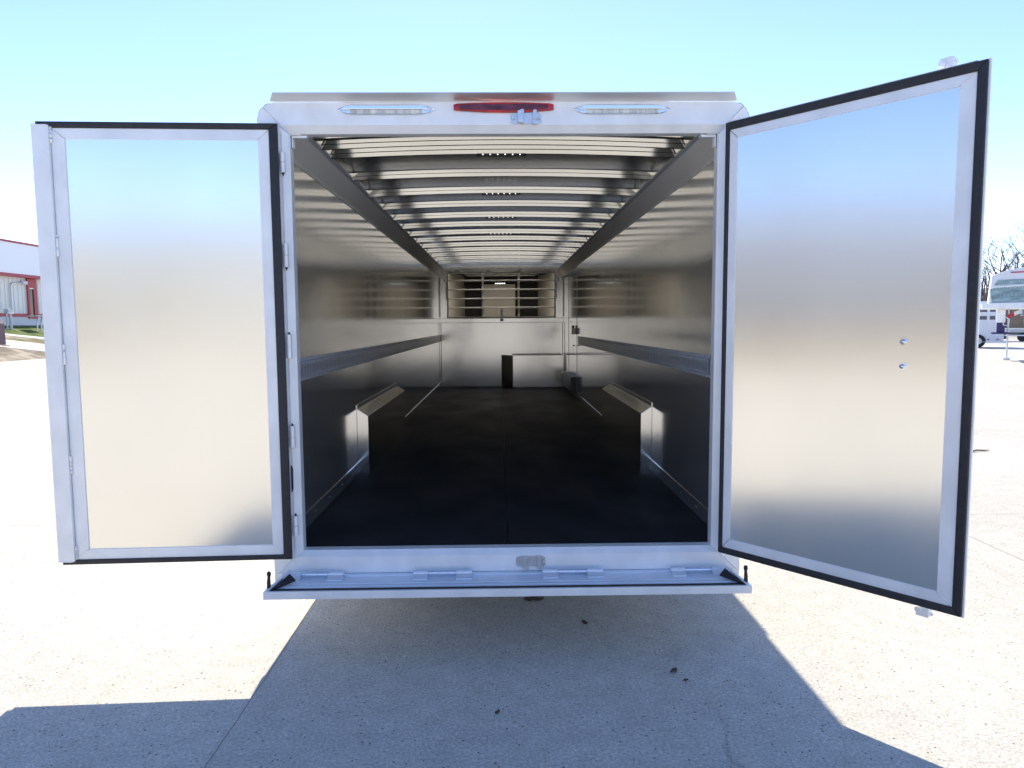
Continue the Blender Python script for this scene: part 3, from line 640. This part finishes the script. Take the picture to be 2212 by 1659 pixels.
q = MB(); bl(q, -.6, y0b, zb0, .35, y1b, ztop-.131); q.build('fascia', 'fascia', Bd)
q = MB(); bl(q, -.7, y0b, ztop-.13, .4, y1b, ztop); q.build('roof_cap', 'redtrim', Bd)
q = MB(); bl(q, -.04, y0b, zb1+.001, .38, y1b, zb0-.001); q.build('fascia_band', 'redtrim', Bd)
yd = 42.9      # door position along the wall
def wall_y(px, py):
    d = f + r2*((px-1106)/1502.67) - u2*((py-829.5)/1502.67); o_ = Vector((-.0313, -3.517, 1.149+G)); t = (BX-o_.x)/d.x; q_ = o_+d*t; return q_.y, q_.z-bz
ya, yg0, yg1, yb_ = [wall_y(v, 650)[0] for v in (58.6, 62.4, 71, 78.7)]
q = MB(); bl(q, .0, ya, .45, .09, yg0, zb1-.01); bl(q, .0, yg1, .45, .09, yb_, zb1-.01); bl(q, .0, yg0, zb1-.6, .09, yg1, zb1-.01); bl(q, 0, yg0, .45, .09, yg1, .56)
fr = q.build('door_frame', 'redtrim', Bd)
q = MB(); bl(q, -.0, yg0+.001, .561, .04, yg1-.001, zb1-.601); q.build('door', 'glassdark', Bd)
q = MB(); bl(q, .04, yg0+.02, zb1-.69, .10, yg1-.02, zb1-.62); q.build('door_sign', 'fascia', Bd)
yc, zc_ = wall_y(20.5, 612)
q = MB(); q.tube([(.08, yc-45, 1.0), (.08, yc-45, zc_-.1), (.08, yc-44.9, zc_), (.08, ya-45.3, zc_+.1)], .045, 6); q.build('conduit', 'zinc', Bd)
q = MB(); bl(q, .0, ya-.55, zc_, .18, ya-.1, zc_+.22); q.build('flood_lamp', 'basewall', Bd)
# gas meter set and table by the wall
def plane_y(px, X):
    d = f + r2*((px-1106)/1502.67) - u2*((690-829.5)/1502.67); t = (X+.0313)/d.x; return -3.517 + d.y*t
X1 = BX+1.0; y1_ = plane_y(15, X1); k1 = (plane_y(28, X1)-plane_y(12, X1))/16
gm = empty('gas_meter', (X1, y1_, bank_z(X1)), 'pale gas meter on two pipe legs against the base of the white building', 'meter')
M['pale'] = mat('pale_grey_paint', (.5, .52, .55), .5)
q = MB(); q.tube([(0, 0, 0), (0, 0, 1.0)], .05, 8); q.build('pipe_leg', 'pale', gm)
q = MB(); q.tube([(0, 8*k1, 0), (0, 8*k1, 1.0)], .08, 8); q.build('pipe_leg', 'pale', gm)
q = MB(); q.box(-.12, -2*k1, 1.0, .12, 13*k1, 1.06); q.build('pipe_manifold', 'zinc', gm, bevel=.01)
q = MB(); q.box(-.15, -1.5*k1, 1.061, .15, 4.5*k1, 1.3); q.build('meter_body', 'pale', gm, bevel=.04)
X2 = BX+1.4; y2_ = plane_y(80, X2); k1 = (plane_y(92, X2)-plane_y(76, X2))/16
tb = empty('outdoor_table', (X2, y2_, bank_z(X2)), 'small weathered table with slanted legs below the red framed door of the white building', 'table')
q = MB(); q.box(-.35, -10*k1, .95, .35, 14*k1, 1.02); q.build('tabletop', 'pale', tb, bevel=.01)
for y in (0, 9*k1):
    q = MB(); q.tube([(0, y-1*k1, 0), (0, y, .6), (0, y+3*k1, .95)], .045, 6); q.build('leg', 'zinc', tb)
# rusty bollard at the left edge
M['rust'] = mat('rusty_purple_steel', (.16, .09, .1), .7, noise=((3, 3, 3), .35))
pc = on_bank(0, 744)
bo = MB(); bo.prism([(-.34, 0), (.38, 0), (.38, .05), (.17, .08), (.13, 1.25), (-.05, 1.5), (-.28, 1.5), (-.28, .08), (-.34, .05)], -.25, .25)
bo = bo.build('steel_post', 'rust', bevel=.02); bo.location = (pc.x, pc.y, pc.z-.1)
tag(bo, 'thick rusty steel post with a sloping top beside the pale sidewalk at the left edge', 'post')

# ================================================================ RIGHT: TRAILERS, TREES, YARD
def far(px, py, dist):
    d = f + r2*((px-1106)/1502.67) - u2*((py-829.5)/1502.67); o_ = Vector((-.0313, -3.517, 1.149+G)); t = dist/math.hypot(d.x, d.y); return o_+d*t
M['white'] = mat('white_gelcoat', (.78, .79, .80), .28, noise=((1, 1, 1), .02))
M['slot'] = mat('slot_shadow_grey', (.12, .12, .14), .5)
M['graphic'] = mat('grey_blue_graphic', (.25, .36, .4), .4)
M['teal'] = mat('tinted_window', (.28, .4, .42), .15, 0, noise=((2, 2, 6), .4))
M['navy'] = mat('navy_paint', (.03, .02, .12), .4)
M['redpaint'] = mat('red_reflective_tape', (.55, .02, .05), .3)
M['whitetape'] = mat('white_reflective_tape', (.8, .8, .78), .4)
# stock trailer: its side faces the camera
p0 = far(2060, 750, 53); p1 = far(2167, 750, 53); p0.z = p1.z = 0
ax = (p1-p0).normalized(); Ls = (p1-p0).length; rz = math.atan2(ax.y, ax.x)
S = empty('stock_trailer', (p0.x, p0.y, 0), 'white stock trailer with two rows of side air slots parked beyond the right open door', 'trailer', rz=rz)
Hs = far(2120, 651, 53).z
q = MB(); q.box(0, 0, .42, Ls, 2.1, Hs); q.build('body', 'white', S, bevel=.03)
q = MB(); q.box(-.02, -.06, .3, Ls+.15, .1, .42); q.build('running_board', 'frame', S, bevel=.01)
us = Ls/(2167-2060)   # metres per pixel across the side
for z0_, z1_ in ((Hs-.67, Hs-.45), (Hs-1.15, Hs-.92)):
    for xa, xb in ((2065, 2083), (2087, 2105), (2110, 2130), (2135.5, 2149)):
        q = MB(); q.box((xa-2060)*us, -.012, z0_, (xb-2060)*us, -.001, z1_); q.build('air_slot', 'slot', S)
for x in (2107.5, 2132.5, 2150, 2164):
    q = MB(); q.box((x-2060)*us-.07, -.04, .45, (x-2060)*us+.07, -.0005, Hs-.05); q.build('side_post', 'white', S, bevel=.01)
for x in (2128, 2148): 
    q = MB(); q.box((x+4-2060)*us, -.055, .5, (x+9-2060)*us, -.041, .57); q.build('marker_reflector', 'redpaint', S)
for x in (2075, 2112):
    for k in range(1):
        q = MB(); q.tube([((x-2060)*us, -.06, .42), ((x-2060)*us, .25, .42)], .42, 24); wv_ = q.build('wheel', 'tyre', S)
        q = MB(); q.tube([((x-2060)*us, -.075, .42), ((x-2060)*us, -.061, .42)], .22, 16); q.build('rim', 'zinc', wv_)
# gooseneck horse trailer: raised nose projects into view from the right
D = 36
cL = far(2127, 663, D); axd = Vector((math.cos(rad(-30)), math.sin(rad(-30)), 0))
Hb = far(2127, 667, D).z; Hb2 = far(2127, 655, D).z; Ht = far(2140, 590, D).z
N = empty('horse_trailer', (cL.x, cL.y, 0), 'big white horse trailer whose raised nose reaches in at the right edge above the yard', 'trailer', rz=rad(-34))
Wn = 2.6; mpp = D/1502.67/math.cos(rad(2))*1.25
q = MB(); q.prism([(-.1, Hb), (9, Hb-.05), (9, Hb2+.08), (-.1, Hb2)], 0, Wn); q.build('nose_skirt', 'frame', N, bevel=.02)
q = MB()
prof3 = [(.12, Hb2+.001), (9, Hb2+.081), (9, Ht+.35), (1.7, Ht+.28), (.8, Ht+.12), (.2, Ht-.1)]
q.prism(prof3, .08, Wn-.08); q.build('body', 'white', N, bevel=.06)
q = MB(); q.prism([(.25, Hb2+.03), (1.55, Hb2+.04), (1.55, Hb2+.62), (.15, Hb2+.60)], .06, .079); q.build('graphic_panel', 'teal', N)
q = MB(); q.prism([(.3, Hb2+.75), (1.4, Hb2+.78), (1.4, Ht-.28), (.4, Ht-.30)], .06, .079); q.build('side_window', 'teal', N)
q = MB(); q.prism([(.05, Hb2+.64), (1.9, Hb2+.72), (1.9, Hb2+.76), (.05, Hb2+.69)], .03, .079); q.build('awning_rail', 'frame', N)
q = MB(); zl = Hb2+.18
for kk in range(10):      # unreadable sweeping script lettering
    xx = .3+.13*kk; q.tube([(xx, .055, zl+.0), (xx+.06, .055, zl+.12+.05*(kk % 3)), (xx+.02, .055, zl+.2), (xx+.1, .055, zl+.05)], .012, 4)
    q.tube([(xx, .055, zl+.42), (xx+.08, .055, zl+.54), (xx+.12, .055, zl+.40)], .012, 4)
q.build('script_lettering', 'graphic', N)
q = MB(); q.box(.85, .06, Ht-.02, 1.5, .078, Ht+.03); q.build('clearance_marker', 'redpaint', N)
q = MB(); q.box(2.2, .4, .55, 9, Wn-.1, Hb-.06); q.build('lower_body', 'white', N, bevel=.04)
bpy.context.view_layer.update(); Ninv = Matrix.LocRotScale(N.location, N.rotation_euler, None).inverted()
def nl(px, py, dist=D+.6): return Ninv @ far(px, py, dist)
a = nl(2163, 668); zc1 = nl(2163, 697).z; zc2 = nl(2163, 720).z
q = MB(); q.box(a.x-.16, a.y-.15, zc1, a.x+.16, a.y+.15, Hb-.01); q.build('gooseneck_post', 'frame', N, bevel=.03)
q = MB(); q.box(a.x-.14, a.y-.14, zc2+.05, a.x+.14, a.y+.14, zc1-.002); q.box(a.x-.32, a.y-.25, zc2-.03, a.x+.32, a.y+.25, zc2+.049); q.build('coupler', 'navy', N, bevel=.02)
b4 = nl(2172, 700)
q = MB(); q.tube([(b4.x-.05, b4.y-.2, nl(2172, 684).z), (b4.x+.12, b4.y-.2, nl(2172, 690).z), (b4.x+.1, b4.y-.2, nl(2172, 704).z), (b4.x-.08, b4.y-.2, nl(2172, 702).z), (b4.x-.1, b4.y-.2, nl(2172, 690).z)], .025, 6); q.build('cable_loop', 'whitetape', N)
q = MB(); q.tube([(b4.x+.1, b4.y+.1, Hb), (b4.x+.1, b4.y+.1, .1)], .035, 8); q.box(b4.x-.02, b4.y-.02, .003, b4.x+.22, b4.y+.22, .1); q.build('landing_leg', 'whitetape', N)
for nm, mt_, pa, pb in (('tape_arm', 'redpaint', (2177, 684.5), (2191.5, 678)), ('tape_arm', 'whitetape', (2191.6, 678), (2208, 671.5))):
    A_, B_ = nl(*pa), nl(*pb); q = MB(); q.prism([(A_.x, A_.z-.08), (B_.x, B_.z-.08), (B_.x-.03, B_.z+.08), (A_.x-.03, A_.z+.08)], A_.y-.05, A_.y+.05); q.build(nm, mt_, N)
for y in (.35, Wn-.15):
    for x in (5.8, 6.7):
        q = MB(); q.tube([(x, y-.08, .4), (x, y+.2, .4)], .4, 24); q.build('wheel', 'tyre', N)
# long low shed and flatbed behind it
M['brown'] = mat('brown_yard_wall', (.22, .17, .12), .8, noise=((.4, .4, .4), .3))
s0 = far(2165, 740, 95); s1 = far(2330, 740, 95); az = math.atan2(s1.y-s0.y, s1.x-s0.x)
Sh = empty('yard_shed', (s0.x, s0.y, 0), 'low brown shed with a pale blue window, far off under the raised trailer nose', 'shed', rz=az)
Lh = (s1-s0).length; zt_ = far(2190, 655, 95).z
q = MB(); q.box(0, 0, 0, Lh, 8, zt_); q.build('wall', 'brown', Sh)
q = MB(); q.box(-.3, -.3, zt_+.001, Lh+.3, 8.3, zt_+.3); q.build('roof', 'zinc', Sh)
q = MB(); q.box(1.5, -.06, 2.2, 5.5, -.01, 3.9); wf = q.build('window', 'pale', Sh)
for x in (1.6, 3.0, 4.25):
    q = MB(); q.box(x, -.09, 2.3, x+1.15, -.061, 3.8); q.build('pane', 'teal', wf)
fb0 = far(2169, 740, 70)
F = empty('flatbed', (fb0.x, fb0.y, 0), 'grey flatbed with pale rails parked behind the white trailers at the right edge', 'flatbed', rz=az)
q = MB(); q.box(0, 0, .75, 7, 2.2, 1.0); q.build('deck', 'pale', F, bevel=.02)
q = MB(); q.box(0, -.06, 1.0, 7, .02, 1.1); q.box(0, -.06, .45, 7, .02, .55); q.build('side_rail', 'whitetape', F, bevel=.01)
for x in (1.2, 5, 6):
    q = MB(); q.tube([(x, -.05, .36), (x, .25, .36)], .36, 18); q.build('wheel', 'tyre', F)
# bare trees
M['bark'] = mat('grey_bark', (.12, .095, .10), .9, noise=((2, 2, 2), .25))
def tree(px, dist, height, seed, label, lean=0, spread=1.0, name='bare_tree'):
    rnd = random.Random(seed); c_ = far(px, 740, dist); e = empty(name, (c_.x, c_.y, 0), label, 'tree', 'bare winter trees beyond the trailers')
    tr = MB(); br = MB()
    def grow(m_, pnt, d, ln, rr, lv):
        pts = [pnt.copy()]; rs = [rr]; steps = 4; q_ = pnt.copy(); dd = d.copy()
        for i in range(steps):
            dd = (dd + Vector((rnd.uniform(-1, 1), rnd.uniform(-1, 1), rnd.uniform(-.4, .9)))*.17).normalized()
            q_ = q_ + dd*ln/steps; pts.append(q_.copy()); rs.append(max(.008, rr*(1-.5*(i+1)/steps)))
        m_.tube(pts, rs, 5 if lv > 1 else 8)
        if lv >= 5: return
        for k in range(rnd.choice((3, 4)) if lv < 2 else 3):
            t = rnd.uniform(.35, 1); i = min(steps-1, int(t*steps)); b3 = pts[i].lerp(pts[i+1], t*steps-i)
            perp = Vector((rnd.uniform(-1, 1), rnd.uniform(-1, 1), rnd.uniform(-.2, .7))).normalized()
            nd = (dd*.75 + perp*.8*spread).normalized()
            grow(br, b3, nd, ln*rnd.uniform(.5, .75), max(.009, rs[i]*.55), lv+1)
    grow(tr, Vector((0, 0, 0)), Vector((lean, 0, 1)).normalized(), height*.38, height*.028, 0)
    tr.build('trunk', 'bark', e); br.build('crown', 'bark', e)
tree(2128, 74, 14, 3, 'tall bare tree with a dark leaning trunk just right of the open door edge', -.1)
tree(2163, 80, 15, 11, 'broad bare tree spreading behind the roof of the big horse trailer', .25, 1.1)
tree(2225, 86, 14, 5, 'bare tree at the extreme right edge with only its twigs in the picture', -.25)
tree(2098, 90, 11, 8, 'smaller bare tree mostly hidden behind the right open door', .1)
# far wood line
wd = MB(); rnd = random.Random(4)
for i in range(900):
    pxx = rnd.uniform(2060, 2300); c_ = far(pxx, 740, rnd.uniform(120, 150)); hh = rnd.uniform(4, 9.5)
    wd.tube([(c_.x, c_.y, 0), (c_.x+rnd.uniform(-.6, .6), c_.y, hh*.6), (c_.x+rnd.uniform(-1.5, 1.5), c_.y, hh)], [.12, .08, .02], 3, cap=False)
M['farwood'] = mat('far_wood_bark', (.2, .16, .15), .9)
tag(wd.build('far_wood', 'farwood'), 'brownish grey mass of distant leafless woodland beyond the yard', 'woodland', kind='stuff')
# building behind the photographer: only its blurred reflection shows in the doors
Wh = empty('warehouse', (0, -52, 0), 'long dull grey warehouse seen only as the soft grey band mirrored in the open doors', 'building')
M['whwall'] = mat('dull_grey_wall', (.29, .29, .29), .7, noise=((.2, .2, .2), .2))
q = MB(); q.box(-120, -20, 0, 120, 0, 9); q.build('wall', 'whwall', Wh)
q = MB(); q.box(-121, -21, 9.001, 121, .6, 9.4); q.build('roof', 'zinc', Wh)
for i in range(12):
    q = MB(); q.box(-100+18*i, .005, .1, -94+18*i, .06, 4.6); q.build('roller_door', 'whwall', Wh)
